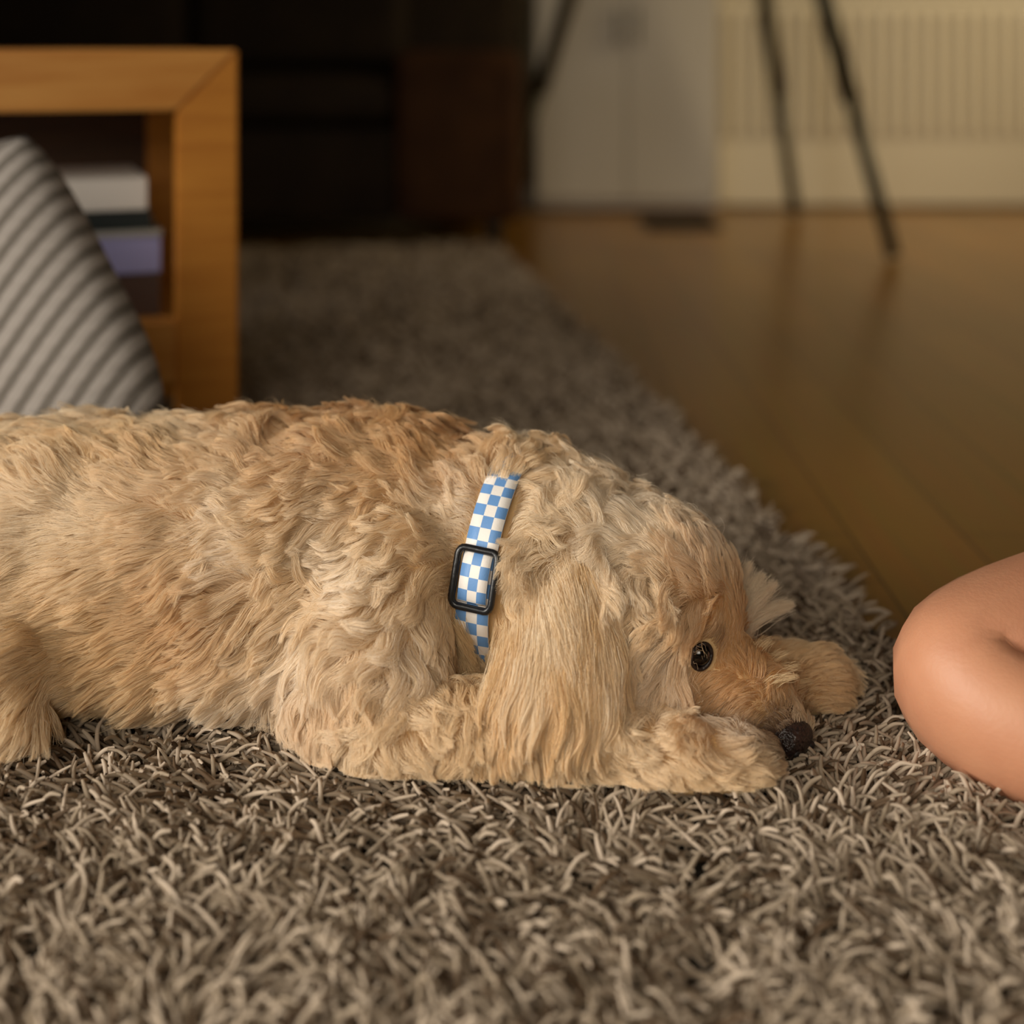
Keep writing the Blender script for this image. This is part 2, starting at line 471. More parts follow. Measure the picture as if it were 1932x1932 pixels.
# ---------------------------------------------------------------- the dog: fur
# guides: pixel x, y, comb direction (right, up), length mm, lift 0..1, wave mm
GUIDE = np.array([
    (150, 830, -.6, .5, 34, .50, 3), (300, 850, -.5, .8, 36, .55, 3), (450, 820, -.1, 1., 34, .6, 4), (600, 830, -.4, .8, 34, .6, 4), (720, 810, -.1, 1., 36, .65, 5), (860, 830, .3, .9, 34, .6, 5),
    (250, 960, -1, .35, 36, .35, 2), (420, 950, -.8, .5, 34, .4, 4), (560, 930, -.8, -.1, 32, .4, 5), (700, 930, -.6, -.3, 30, .4, 5), (820, 920, -.5, .3, 30, .45, 5),
    (100, 1080, -1, .0, 36, .3, 2), (280, 1080, -1, .05, 36, .3, 2), (430, 1060, -1, -.1, 34, .35, 4), (580, 1050, -.9, -.35, 32, .4, 6), (720, 1040, -.8, -.4, 30, .4, 6), (830, 1050, -.8, .0, 28, .4, 5),
    (250, 1200, -1, -.25, 36, .3, 2), (430, 1180, -.8, -.6, 36, .3, 3), (560, 1180, -.6, -.8, 34, .4, 5), (700, 1170, -.7, -.5, 32, .45, 5), (820, 1170, -.3, -.8, 26, .4, 4), (885, 1180, .2, -.9, 24, .4, 4),
    (100, 1330, -.9, -.4, 34, .25, 2), (300, 1320, -.9, -.45, 36, .25, 2), (470, 1320, -.9, -.4, 36, .25, 2),
    (590, 1310, -.25, -1, 34, .35, 5), (700, 1300, -.3, -1, 28, .45, 6), (800, 1300, .1, -1, 24, .5, 6), (900, 1320, .4, -.8, 22, .5, 6),
    (600, 1410, -.3, -.9, 24, .4, 5), (720, 1400, .1, -1, 24, .5, 6), (850, 1400, .3, -.9, 22, .5, 6), (980, 1420, .5, -.8, 22, .4, 4), (1150, 1440, .7, -.5, 22, .35, 3),
    (1260, 1410, .8, .1, 17, .35, 4), (1300, 1470, .7, -.5, 17, .35, 4), (1400, 1410, .9, .25, 16, .4, 3), (1420, 1450, 1, -.15, 18, .3, 2),
    (880, 960, -.8, .3, 28, .5, 5), (900, 880, -.4, .8, 30, .6, 5), (960, 880, .1, .9, 32, .6, 5),
    (1000, 980, .4, .3, 30, .45, 5), (1000, 1100, .5, -.3, 26, .4, 5), (980, 1200, .3, -.8, 30, .35, 4),
    (1060, 900, .2, 1, 32, .7, 6), (1150, 930, .1, 1, 34, .72, 6), (1250, 960, .2, 1, 34, .72, 6), (1320, 1000, .3, 1, 34, .72, 6), (1370, 1070, .4, .8, 30, .6, 4),
    (1080, 1000, -.1, .9, 34, .45, 5), (1200, 1020, -.3, .9, 36, .45, 5), (1290, 1060, -.3, .8, 34, .45, 5),
    (1040, 1030, -.25, -.7, 44, .35, 5), (1085, 1040, -.2, -.9, 48, .35, 5), (1125, 1050, -.2, -.9, 44, .38, 5), (1150, 1110, -.3, -.9, 36, .4, 4), (1070, 1090, -.1, -1, 40, .25, 4), (1200, 1130, -.5, -.6, 38, .4, 5), (1270, 1140, -.4, -.7, 40, .4, 4), (1310, 1160, -.4, -.8, 30, .35, 3),
    (1220, 1240, -.15, -1, 40, .35, 4), (1270, 1230, -.2, -1, 34, .3, 3), (1200, 1340, -.3, -.8, 30, .35, 4),
    (1345, 1190, .3, .9, 14, .4, 2), (1370, 1230, .2, .5, 10, .35, 1), (1320, 1290, -.6, -.4, 12, .3, 1.5), (1390, 1300, -.8, -.2, 14, .35, 2), (1350, 1340, -.9, -.2, 22, .35, 3),
    (1440, 1270, .5, .9, 24, .6, 4), (1470, 1310, .5, .8, 22, .6, 5), (1440, 1350, -.4, -.3, 10, .3, 1.5), (1475, 1365, -.3, .4, 7, .3, 1),
    (1300, 1390, -.6, -.5, 26, .35, 3), (1410, 1390, -.5, -.6, 16, .35, 2),
    (1460, 1250, .9, .3, 20, .35, 2), (1540, 1260, 1, .15, 20, .35, 2), (1590, 1300, .9, -.3, 18, .35, 2),
])
def guide(px):
    out = np.zeros((len(px), 5))
    for i in range(0, len(px), 20000):
        q = px[i:i + 20000]
        d2 = ((q[:, None, :] - GUIDE[None, :, :2]) ** 2).sum(2)
        w = 1 / (d2 + 900) ** 2
        w /= w.sum(1, keepdims=True)
        out[i:i + 20000] = w @ GUIDE[:, 2:]
    return out

def norm(v): return v / np.maximum(np.linalg.norm(v, axis=-1, keepdims=True), 1e-9)

C_CREAM = np.array(lin(250, 234, 208)[:3]); C_SAND = np.array(lin(240, 211, 162)[:3]); C_GING = np.array(lin(218, 166, 94)[:3]); C_PALE = np.array(lin(254, 244, 230)[:3])
C_DARK = np.array(lin(96, 60, 38)[:3])
TINTS = [  # px, py, radius px, colour, strength
    (560, 810, 90, C_GING, .6), (700, 800, 90, C_GING, .45), (830, 800, 80, C_GING, .75), (860, 870, 60, C_GING, .4),
    (370, 1150, 90, C_GING, .35), (330, 930, 70, C_GING, .15), (600, 1290, 60, C_GING, .3), (580, 1400, 60, C_GING, .25), (850, 1120, 70, C_SAND, .6), (860, 1230, 90, C_SAND, .6),
    (480, 1060, 40, C_PALE, .7), (460, 970, 40, C_PALE, .6), (690, 1080, 60, C_PALE, .7), (760, 1200, 80, C_PALE, .6), (600, 1220, 60, C_PALE, .6), (470, 1350, 110, C_PALE, .55), (640, 1000, 60, C_PALE, .3),
    (1230, 1240, 50, C_PALE, .85), (1200, 1000, 90, C_PALE, .4), (1340, 1070, 40, C_PALE, .5), (880, 960, 50, C_PALE, .5),
    (1300, 1100, 45, C_GING, .3), (1355, 1170, 45, C_GING, .8), (1375, 1240, 50, C_GING, .75), (1330, 1320, 70, C_GING, .65), (1410, 1310, 60, C_GING, .8), (1450, 1350, 40, C_GING, .9),
    (1462, 1385, 46, C_DARK, .95), (1345, 1215, 18, C_DARK, .45), (1060, 1300, 110, C_SAND, .5), (1350, 1440, 90, C_SAND, .3), (1380, 1370, 40, C_PALE, .5),
    (900, 1400, 140, C_SAND, .4),
]
def tint_at(px, p, n):
    N = len(px)
    t = np.clip(.45 + .45 * smooth_noise(p, 28, 11) + RNG.normal(0, .16, N), 0, 1)[:, None]
    c = C_SAND * t + C_CREAM * (1 - t)
    for x, y, r, col, s in TINTS:
        w = s * np.exp(-((px[:, 0] - x) ** 2 + (px[:, 1] - y) ** 2) / (2 * (r * .8) ** 2))
        w = (w * np.clip(1 + .5 * RNG.normal(0, 1, N), .2, 1.6)).clip(0, 1)
        w = np.where(n[:, 1] < .5, w, w * .4)[:, None]
        c = c * (1 - w) + col * w
    return c

def sample_surface(n):
    a, b, c = DCO[DTR[:, 0]], DCO[DTR[:, 1]], DCO[DTR[:, 2]]
    ar = np.linalg.norm(np.cross(b - a, c - a), axis=1)
    cen = (a + b + c) / 3
    nn = norm(np.cross(b - a, c - a))
    view = norm(np.array([0, 0, CAMZ]) - cen)
    facing = (nn * view).sum(1)
    ar *= np.where(facing > -.25, 1.0, .3)                 # a thinner coat is enough on the far side
    ar *= np.where(cen[:, 2] < RUG_TOP + .002, .1, 1)
    ar *= np.where(cen[:, 0] > .0, 1.35, 1)                # finer on the head and paws
    cdf = np.cumsum(ar); cdf /= cdf[-1]
    f = np.searchsorted(cdf, RNG.random(n)).clip(0, len(ar) - 1)
    u, v = RNG.random(n), RNG.random(n)
    s = u + v > 1
    u[s], v[s] = 1 - u[s], 1 - v[s]
    t = DTR[f]
    p = DCO[t[:, 0]] * (1 - u - v)[:, None] + DCO[t[:, 1]] * u[:, None] + DCO[t[:, 2]] * v[:, None]
    nr = norm(DNO[t[:, 0]] * (1 - u - v)[:, None] + DNO[t[:, 1]] * u[:, None] + DNO[t[:, 2]] * v[:, None])
    return p, nr

def grow(p, n, tang, L, lift, wave, K=9, wl=.034, gravity=.25):
    """integrate strands from roots p: start between normal and comb direction, settle along the comb direction"""
    N = len(p)
    pts = np.zeros((N, K, 3)); pts[:, 0] = p
    g = np.array([0, 0, -1.0])
    d0 = norm(n * (lift + .15)[:, None] + tang * (1 - lift)[:, None])
    d1 = norm(tang + n * (lift * .35 - .12)[:, None] + g * gravity)
    for k in range(1, K):
        s = (k - .5) / (K - 1)
        d = norm(d0 * (1 - s) + d1 * s)
        pts[:, k] = pts[:, k - 1] + d * (L / (K - 1))[:, None]
    ph = 3.2 * smooth_noise(p, 38, 71) + RNG.normal(0, .5, N); ph2 = 3.2 * smooth_noise(p, 38, 72) + RNG.normal(0, .5, N)
    side = norm(np.cross(tang, n) + 1e-6)
    w = wl * RNG.uniform(.75, 1.35, N)
    for k in range(1, K):
        s = k / (K - 1)
        a = 2 * math.pi * s * L / w
        pts[:, k] += side * (wave * s ** .7 * np.sin(a + ph))[:, None] + n * (.55 * wave * s ** .7 * np.cos(a + ph2))[:, None]
    return pts

def clump(pts, frac, strength, power=1.1, jitter=.0):
    N, K = pts.shape[:2]
    M = max(8, int(N * frac))
    gi = RNG.choice(N, M, replace=False)
    kd = kdtree.KDTree(M)
    for j, i in enumerate(gi): kd.insert(pts[i, 0], j)
    kd.balance()
    near = np.fromiter((kd.find(q)[1] for q in pts[:, 0].tolist()), np.int64, N)
    gp = pts[gi][near]
    off = (pts[:, 0] - gp[:, 0])[:, None, :]
    s = np.linspace(0, 1, K)[None, :, None]
    st = (strength * RNG.uniform(.7, 1.1, N)).clip(0, 1)[:, None, None]
    target = gp + off * (1 - .9 * s ** power)
    w = st * np.clip(s * 1.6, 0, 1)
    return pts * (1 - w) + target * w

def settle(pts, floor=RUG_TOP + .002):
    z = pts[:, :, 2]
    low = z < floor
    pts[:, :, 2] = np.where(low, floor + np.random.default_rng(3).random(z.shape) * .003 + (z - floor) * .05, z)
    return pts

def collar_hit(pts):
    """(N,K) True where a strand would cross the visible collar strap"""
    q = pts - np.array(CC)
    ax = q @ np.array(CA); a = q @ np.array(CN); b = q @ np.array(CU)
    rr = np.hypot(a, b)
    ths = np.arctan2(b, a)
    loc = np.interp(ths, -math.pi + 2 * math.pi * np.arange(97) / 96, np.append(NR, NR[0]))
    hit = (np.abs(ax) < CW / 2 + .0012 + np.where(ax > 0, .0045, .0022) * (np.abs(ths) < .27)) & (rr > loc - .012) & (rr < loc + .05) & (ths < .72) & (ths > -.9) & (a > 0)
    bulge = (rr[:, 0] > loc[:, 0] + .002) & (ths[:, 0] < -.2)          # shoulder fur that rolls over the strap's lower end
    low = pix(pts[:, 0])[:, 1] > 1215
    return hit & ~(bulge | low)[:, None]
def trim(pts, hit):
    """shorten strands to stop before their first hit; returns strands and a keep mask"""
    N, K = hit.shape
    first = np.where(hit.any(1), hit.argmax(1), K)
    keep = first > 1
    f = np.where(first < K, (first - 1) / (K - 1), 1.0)
    s = np.linspace(0, 1, K)[None] * f[:, None] * (K - 1)
    i = np.minimum(s.astype(int), K - 2); w = (s - i)[:, :, None]
    r = np.arange(N)[:, None]
    return pts[r, i] * (1 - w) + pts[r, i + 1] * w, keep

eye_p, eye_n = surf(1322, 1236)
EYE = eye_p - eye_n * .0045
NOSE = DP(1490, 1392, 1.026)
def muzzle_pigment():
    nt = m_skin.node_tree; b = nt.nodes['Principled BSDF']
    src = b.inputs['Base Color'].links[0].from_socket
    tc = nt.nodes.new('ShaderNodeTexCoord')
    vm = nt.nodes.new('ShaderNodeVectorMath'); vm.operation = 'DISTANCE'; vm.inputs[1].default_value = NOSE
    mr = nt.nodes.new('ShaderNodeMapRange'); mr.inputs[1].default_value = .020; mr.inputs[2].default_value = .042; mr.inputs[3].default_value = 1; mr.inputs[4].default_value = 0
    mx = nt.nodes.new('ShaderNodeMix'); mx.data_type = 'RGBA'; mx.inputs[7].default_value = lin(70, 44, 30)
    nt.links.new(tc.outputs['Object'], vm.inputs[0]); nt.links.new(vm.outputs['Value'], mr.inputs[0]); nt.links.new(mr.outputs[0], mx.inputs[0])
    nt.links.new(src, mx.inputs[6]); nt.links.new(mx.outputs[2], b.inputs['Base Color'])
muzzle_pigment()

def build_coat():
    N = 400000
    p, n = sample_surface(N)
    px = pix(p)
    g = guide(px)
    # curls: the comb direction wanders in patches
    ang = .55 * smooth_noise(p, 55, 21) + .35 * smooth_noise(p, 120, 22)
    ang *= np.clip(g[:, 4] / 4, .35, 1.4)
    ca, sa = np.cos(ang), np.sin(ang)
    dx, dy = g[:, 0] * ca - g[:, 1] * sa, g[:, 0] * sa + g[:, 1] * ca
    d = np.stack([dx, np.zeros(N), dy], 1)
    tang = d - n * (d * n).sum(1, keepdims=True)
    tang = tang / np.maximum(np.linalg.norm(tang, axis=1, keepdims=True), .35)
    L = g[:, 2] * .00118 * RNG.uniform(.75, 1.15, N) * (1 + .18 * smooth_noise(p, 60, 31))
    lift = np.clip(g[:, 3] + .18 * smooth_noise(p, 70, 41) + RNG.normal(0, .05, N), .08, .95)
    wave = g[:, 4] * .0015 * RNG.uniform(.5, 1.2, N)
    pts = grow(p, n, tang, L, lift, wave)
    pts = clump(pts, .05, .72)
    pts = clump(pts, .0085, np.interp(g[:, 4], [1.5, 3, 5], [.42, .6, .78]), 1.2)
    fly = RNG.random(N) < .03
    loose = pts[fly] + np.cumsum(RNG.normal(0, .0012, (fly.sum(), pts.shape[1], 3)), 1) * np.linspace(0, 1, pts.shape[1])[None, :, None]
    pts[fly] = loose
    pts = settle(pts)
    eye_c = np.array(EYE + eye_n * .005 + Vector((.0015, 0, 0)))
    fringe = (px[:, 0] < 1318) & (px[:, 1] < 1236) & (RNG.random(N) < .07)
    hit = collar_hit(pts) | ((np.linalg.norm(pts - eye_c, axis=2) < .0114) & ~fringe[:, None]) | (np.linalg.norm(pts - np.array(NOSE), axis=2) < .0150)
    pts, ok = trim(pts, hit)
    tint = tint_at(px, p, n)
    pts, tint = pts[ok], tint[ok]
    prof = np.linspace(1, .25, pts.shape[1]) ** .8
    rad = .00014 * prof[None] * RNG.uniform(.75, 1.3, (len(pts), 1))
    o = hair('coat', pts, rad, tint, m_fur, dog)
    tag(o, 'wavy cream and apricot fur', kind='stuff')
build_coat()

def build_ear(name, near=True):
    """long wavy hair hanging from the folded ear flap"""
    N = 24000 if near else 4500
    u, v = RNG.random(N), RNG.random(N) ** .9
    # flap outline in the photograph: rounded root on top, widening downwards, tucked in again at the bottom
    x0 = 1050 - 120 * np.sin(np.clip(v / .85, 0, 1) * math.pi / 2) + 30 * np.clip(v - .8, 0, 1) / .2
    x1 = 1118 + 40 * np.sin(np.clip(v * 1.6, 0, 1) * math.pi / 2)
    y = 1070 + 260 * v + 45 * (2 * u - 1) ** 2 * (1 - v) + RNG.normal(0, 14, N)
    x = x0 + (x1 - x0) * u + RNG.normal(0, 9, N)
    if near:
        Yt = np.array([surf(1040 + 80 * a, 1085)[0].y - .055 for a in np.linspace(0, 1, 21)])
        Y0 = np.interp(u, np.linspace(0, 1, 21), Yt) - .003
        Y = Y0 + (.981 - Y0) * v ** .8 - .010 * np.sin(u * math.pi) * np.clip(v * 3, 0, 1)
    else:
        Y = 1.16 + .02 * v
    p = np.array([DP(a, b, c) for a, b, c in zip(x, y, Y)])
    n = np.tile(np.array([0, -1.0, .15]) if near else np.array([0, 1.0, .15]), (N, 1)); n[:, 0] = (u - .5) * .9; n = norm(n)
    d = np.stack([(.62 - u) * (v * 1.3 - .55) + .04, np.zeros(N), -np.ones(N)], 1)
    d[:, 0] += .26 * smooth_noise(p, 45, 51) + .24 * smooth_noise(p, 130, 52)
    tang = norm(d - n * (d * n).sum(1, keepdims=True))
    L = (.070 - .020 * v) * RNG.uniform(.6, 1.15, N)
    lift = np.full(N, .22) + RNG.normal(0, .05, N)
    pts = grow(p, n, tang, L, np.clip(lift, .05, .5), .0042 * RNG.uniform(.4, 1.3, N), K=11, wl=.044, gravity=.5)
    pts = clump(pts, .04, .85)
    pts = clump(pts, .009, .7)
    pts = settle(pts)
    pts, ok = trim(pts, collar_hit(pts)); pts = pts[ok]
    px = pix(pts[:, 0])
    t = np.clip(.5 + .5 * smooth_noise(pts[:, 0], 130, 61) + RNG.normal(0, .2, len(pts)), 0, 1)[:, None]
    tint = (C_SAND * .88 + C_GING * .12) * t + C_CREAM * (1 - t)
    rad = .00016 * (np.linspace(1, .35, pts.shape[1]) ** .7)[None] * RNG.uniform(.75, 1.3, (len(pts), 1))
    o = hair(name, pts, rad, tint, m_fur, dog)
    tag(o, 'long straight sandy hair of the drooping ear', kind='stuff')
build_ear('ear_hair', True)
build_ear('ear_hair', False)

def tuft(name, roots, dirs, L, count, spread, label, wave=.002, tint=None):
    P_, N_, T_ = [], [], []
    for r, dd in zip(roots, dirs):
        q = np.array(r)[None] + RNG.normal(0, spread, (count, 3))
        P_.append(q); T_.append(np.tile(np.array(dd, float), (count, 1)) + RNG.normal(0, .13, (count, 3)))
    p = np.concatenate(P_); t = norm(np.concatenate(T_))
    n = np.tile(np.array([0, -.7, .7]), (len(p), 1))
    pts = grow(p, n, t, L * RNG.uniform(.7, 1.1, len(p)), np.full(len(p), .2), wave * RNG.uniform(.5, 1.2, len(p)), gravity=.05)
    K = pts.shape[1]; sK = np.linspace(0, 1, K)[None, :, None]
    for gq in range(len(roots)):
        sl = slice(gq * count, (gq + 1) * count)
        a0 = p[sl].mean(0); dd = norm(np.array(dirs[gq], float)[None])[0]
        bend = np.array([.25, 0, -.25]) * wave / .002
        guide_pts = a0[None] + dd[None] * (sK[0] * L * 1.05) + bend[None] * (sK[0] ** 2) * L * .35
        tgt = guide_pts[None] + (pts[sl][:, :1] - a0) * (1.15 - .95 * sK ** 1.1)
        w_ = np.clip(sK * 1.6, 0, 1) * RNG.uniform(.35, .95, (count, 1, 1))
        pts[sl] = pts[sl] * (1 - w_) + tgt * w_
    px = pix(p)
    tint = tint_at(px, p, n) if tint is None else tint * RNG.uniform(.82, 1.0, (len(p), 1))
    rad = .00017 * (np.linspace(1, .25, pts.shape[1]) ** .8)[None] * RNG.uniform(.75, 1.3, (len(pts), 1))
    o = hair(name, pts, rad, tint, m_fur, dog)
    tag(o, label, kind='stuff')
tuft('brow_tuft', [DP(1372, 1150, 1.10), DP(1382, 1165, 1.10), DP(1392, 1172, 1.095), DP(1398, 1180, 1.10), DP(1404, 1200, 1.10)], [(.35, 0, .9), (.5, 0, .85), (.62, 0, .75), (.95, 0, .5), (.25, 0, 1)], .043, 420, .0034, 'pale brow tuft sticking up beyond the eye', tint=C_CREAM)
tuft('muzzle_tuft', [DP(1415, 1258, 1.05), DP(1430, 1275, 1.05), DP(1446, 1292, 1.045), DP(1460, 1312, 1.045), DP(1440, 1300, 1.03)], [(.45, 0, .9), (.6, 0, .75), (.75, 0, .65), (.85, 0, .5), (.6, -.3, .6)], .028, 42, .0030, 'wispy hair on the bridge of the muzzle', wave=.0045, tint=C_SAND)

_tr = [surf(x, y)[0] for x, y in ((862, 1190), (866, 1210), (872, 1228), (882, 1238), (894, 1244), (906, 1246), (858, 1165), (864, 1240), (876, 1252))]
tuft('shoulder_tuft', _tr, [(.45, -.25, -.8), (.45, -.25, -.85), (.4, -.3, -.9), (.3, -.35, -.9), (.2, -.4, -.9), (.1, -.4, -.9), (.45, -.2, -.8), (.2, -.4, -.9), (.2, -.4, -.9)], .024, 160, .0028, 'sandy shoulder fur over the lower end of the collar', wave=.003, tint=C_SAND)

def build_face():
    # near eye: ball, dark lid rim; far eye mirrored
    def eye(c, n, parent=dog):
        bm = bmesh.new(); ellipsoid(bm, c, (.0105, .0105, .0105))
        e = link('eye', bm, m_eye, parent, True)
        tag(e, 'dark glossy eye')
        bm = bmesh.new()
        u = Vector((.35, 0, 1)); u = (u - n * u.dot(n)).normalized(); w = n.cross(u)
        pts = []
        for k in range(24):
            a = 2 * math.pi * k / 24
            pts.append(c + n * .0072 + u * math.cos(a) * .0098 + w * math.sin(a) * .0074)
        tube(bm, pts, [.0016] * 24, 8, closed=True)
        link('eyelid', bm, m_rim, e, True)
    eye(EYE, eye_n)
    c2 = DP(1345, 1228, 1.112); eye(c2, Vector((.4, .9, .15)).normalized())
    # nose leather with two nostrils
    bm = bmesh.new()
    ax = (DP(1500, 1400, 1.02) - DP(1440, 1350, 1.04)).normalized()
    vs_ = ellipsoid(bm, NOSE, (.0190, .0205, .0195))
    up = Vector((0, 0, 1)); up = (up - ax * up.dot(ax)).normalized(); sd = ax.cross(up)
    for v in vs_:
        q = v.co - NOSE
        f, u, s = q.dot(ax), q.dot(up), q.dot(sd)
        if u > .006: v.co -= up * (u - .006) * .25                      # flat upper side
        if f > .0: v.co -= ax * max(0, f - .010) * .5                    # blunt front
        if u < -.004: v.co -= sd * s * .35 * min(1, (-u - .004) / .008)   # narrows towards the lip
        v.co -= ax * .0016 * math.exp(-(s / .0015) ** 2) * (1 if f > 0 and u < .002 else 0)   # groove
    no = link('nose', bm, m_nose, dog, True)
    tag(no, 'dark brown nose leather')
    for s in (-1, 1):
        bm = bmesh.new()
        c = NOSE + ax * .0118 + sd * s * .0088 - up * .0005
        ellipsoid(bm, c, (.0050, .0042, .0036), sub=2)
        link('nostril', bm, m_nostril, no, True)
build_face()

# ---------------------------------------------------------------- collar
def checker_material():
    m = bpy.data.materials.new('checked_webbing'); m.use_nodes = True
    nt = m.node_tree; b = nt.nodes['Principled BSDF']
    uv = nt.nodes.new('ShaderNodeUVMap'); uv.uv_map = 'UVMap'
    ch = nt.nodes.new('ShaderNodeTexChecker'); ch.inputs['Scale'].default_value = 1.0
    ch.inputs['Color1'].default_value = lin(104, 150, 206); ch.inputs['Color2'].default_value = lin(238, 232, 226)
    nt.links.new(uv.outputs[0], ch.inputs['Vector']); nt.links.new(ch.outputs['Color'], b.inputs['Base Color'])
    w = nt.nodes.new('ShaderNodeTexNoise'); w.inputs['Scale'].default_value = 6
    bp = nt.nodes.new('ShaderNodeBump'); bp.inputs['Strength'].default_value = .15; bp.inputs['Distance'].default_value = .001
    nt.links.new(uv.outputs[0], w.inputs['Vector']); nt.links.new(w.outputs['Fac'], bp.inputs['Height']); nt.links.new(bp.outputs[0], b.inputs['Normal'])
    b.inputs['Roughness'].default_value = .5
    return m
m_check = checker_material()
m_black = mat('black_plastic', lin(26, 26, 28), .32, bump=.05, scale=200)
def strap(name, th0, th1, n, rfun, width, parent, phase=0.0):
    bm = bmesh.new(); uvl = bm.loops.layers.uv.new('UVMap')
    cell = width / 3
    rows = []
    for i in range(n + 1):
        th = th0 + (th1 - th0) * i / n
        r = rfun(th)
        rows.append([(bm.verts.new(ring(th, r + rr, ax)), (ax / cell + 1.5 + .001, th * CR / cell + 200.37 + phase)) for ax, rr in ((-width / 2, 0), (-width / 6, .0006), (width / 6, .0006), (width / 2, 0), (width / 2, -.0014), (-width / 2, -.0014))])
    closed = abs(th1 - th0) > 6.2
    for a, b in zip(rows, rows[1:]):
        for k in range(6):
            q = (a[k], a[(k + 1) % 6], b[(k + 1) % 6], b[k])
            f = bm.faces.new([x[0] for x in q])
            for lo, x in zip(f.loops, q): lo[uvl].uv = x[1]
    if not closed:
        bm.faces.new([x[0] for x in rows[0]]); bm.faces.new([x[0] for x in rows[-1]][::-1])
    else:
        bmesh.ops.remove_doubles(bm, verts=[x[0] for x in rows[0] + rows[-1]], dist=1e-5)
    return link(name, bm, m_check, parent, True)
def build_collar():
    c = empty('dog_collar', CC)
    tag(c, 'blue and white checked dog collar with a black slide buckle', 'collar')
    inv = Matrix.Translation(-Vector(CC))
    def ch(o): o.matrix_parent_inverse = inv; return o
    ch(strap('strap', -math.pi, math.pi, 120, lambda t: 0.0, CW, c))
    # the doubled webbing humps over the bar of the slider
    h = .0165 / CR
    ch(strap('strap_loop', -h, h, 16, lambda t: .0012 + .0050 * max(0, 1 - (t / h) ** 2) ** .5, CW * .86, c, .55))
    # slider frame: rounded rectangle standing on the strap
    bm = bmesh.new()
    hw, hh, cr = .0160, .0178, .0050
    path = []
    for (sx, sy, a0) in ((1, 1, 0), (-1, 1, 90), (-1, -1, 180), (1, -1, 270)):
        for k in range(5):
            a = math.radians(a0 + 90 * k / 4)
            x, y = sx * (hw - cr) + cr * math.cos(a), sy * (hh - cr) + cr * math.sin(a)
            path.append(ring(y / CR, .0052, x))
    tube(bm, path, .0028, 8, closed=True)
    b = ch(link('slide_buckle', bm, m_black, c, True)); tag(b, 'black plastic slide buckle')
    bm = bmesh.new()
    tube(bm, [ring(0, .0018, -hw), ring(0, .0018, hw)], .0014, 8)
    ch(link('slider_bar', bm, m_black, b, True))
build_collar()

# ---------------------------------------------------------------- table with books
m_wood = mat('honey_oak', lin(190, 126, 46), .42, lin(174, 110, 36), 6, 4, (1, 1, 14), bump=.04)
m_wood_h = mat('honey_oak_rail', lin(196, 138, 66), .42, lin(180, 118, 48), 6, 4, (1, 14, 14), bump=.04)
m_shade_panel = mat('shade_panel_brown', lin(70, 44, 20), .6, lin(56, 34, 14), 6, 4, (1, 1, 14))  # for the added light-blocking panel, dark like the shaded opening
def build_table():
    o_ = P(450, 90, 1.84)
    t = empty('side_table', (o_.x, o_.y, 0), math.radians(20))
    tag(t, 'honey oak side table with a mitred frame and a book shelf', 'table')
    H, W, D, S = o_.z - .002, .66, .40, .078          # local: x from -W to 0, y from 0 to D
    V = Vector
    T = .032
    for (y0, nm) in ((0, 'leg'), (D - T, 'leg')):
        for (xo, sg) in ((0, -1), (-W, 1)):
            bm = bmesh.new()
            prism(bm, [V((xo, y0, RUG_TOP * .75)), V((xo + sg * S, y0, RUG_TOP * .75)), V((xo + sg * S, y0, H - S)), V((xo, y0, H))], V((0, T, 0)))
            bmesh.ops.bevel(bm, geom=bm.edges[:], offset=.003, segments=2, affect='EDGES')
            link('leg', bm, m_wood, t)
        bm = bmesh.new()
        prism(bm, [V((0, y0, H)), V((-W, y0, H)), V((-W + S, y0, H - S)), V((-S, y0, H - S))], V((0, T, 0)))
        bmesh.ops.bevel(bm, geom=bm.edges[:], offset=.003, segments=2, affect='EDGES')
        link('top_rail', bm, m_wood_h, t)
        link('lower_rail', box(bmesh.new(), (-W + S, y0 + .002, .135), (-S, y0 + T - .002, .212), .002), m_wood_h, t)
    link('table_top', box(bmesh.new(), (-W + .004, T, H - .028), (-.004, D - T, H - .001), .002), m_wood_h, t)
    link('shelf', box(bmesh.new(), (-W + .01, T, .194), (-.01, D - T, .2128), .002), m_wood_h, t)
    link('shade_panel', box(bmesh.new(), (-W + S, D - T * .6, .214), (-S, D - T * .4, H - S), .001), m_shade_panel, t)  # added to block light so the rug behind the table stays dark
    return t
table = build_table()
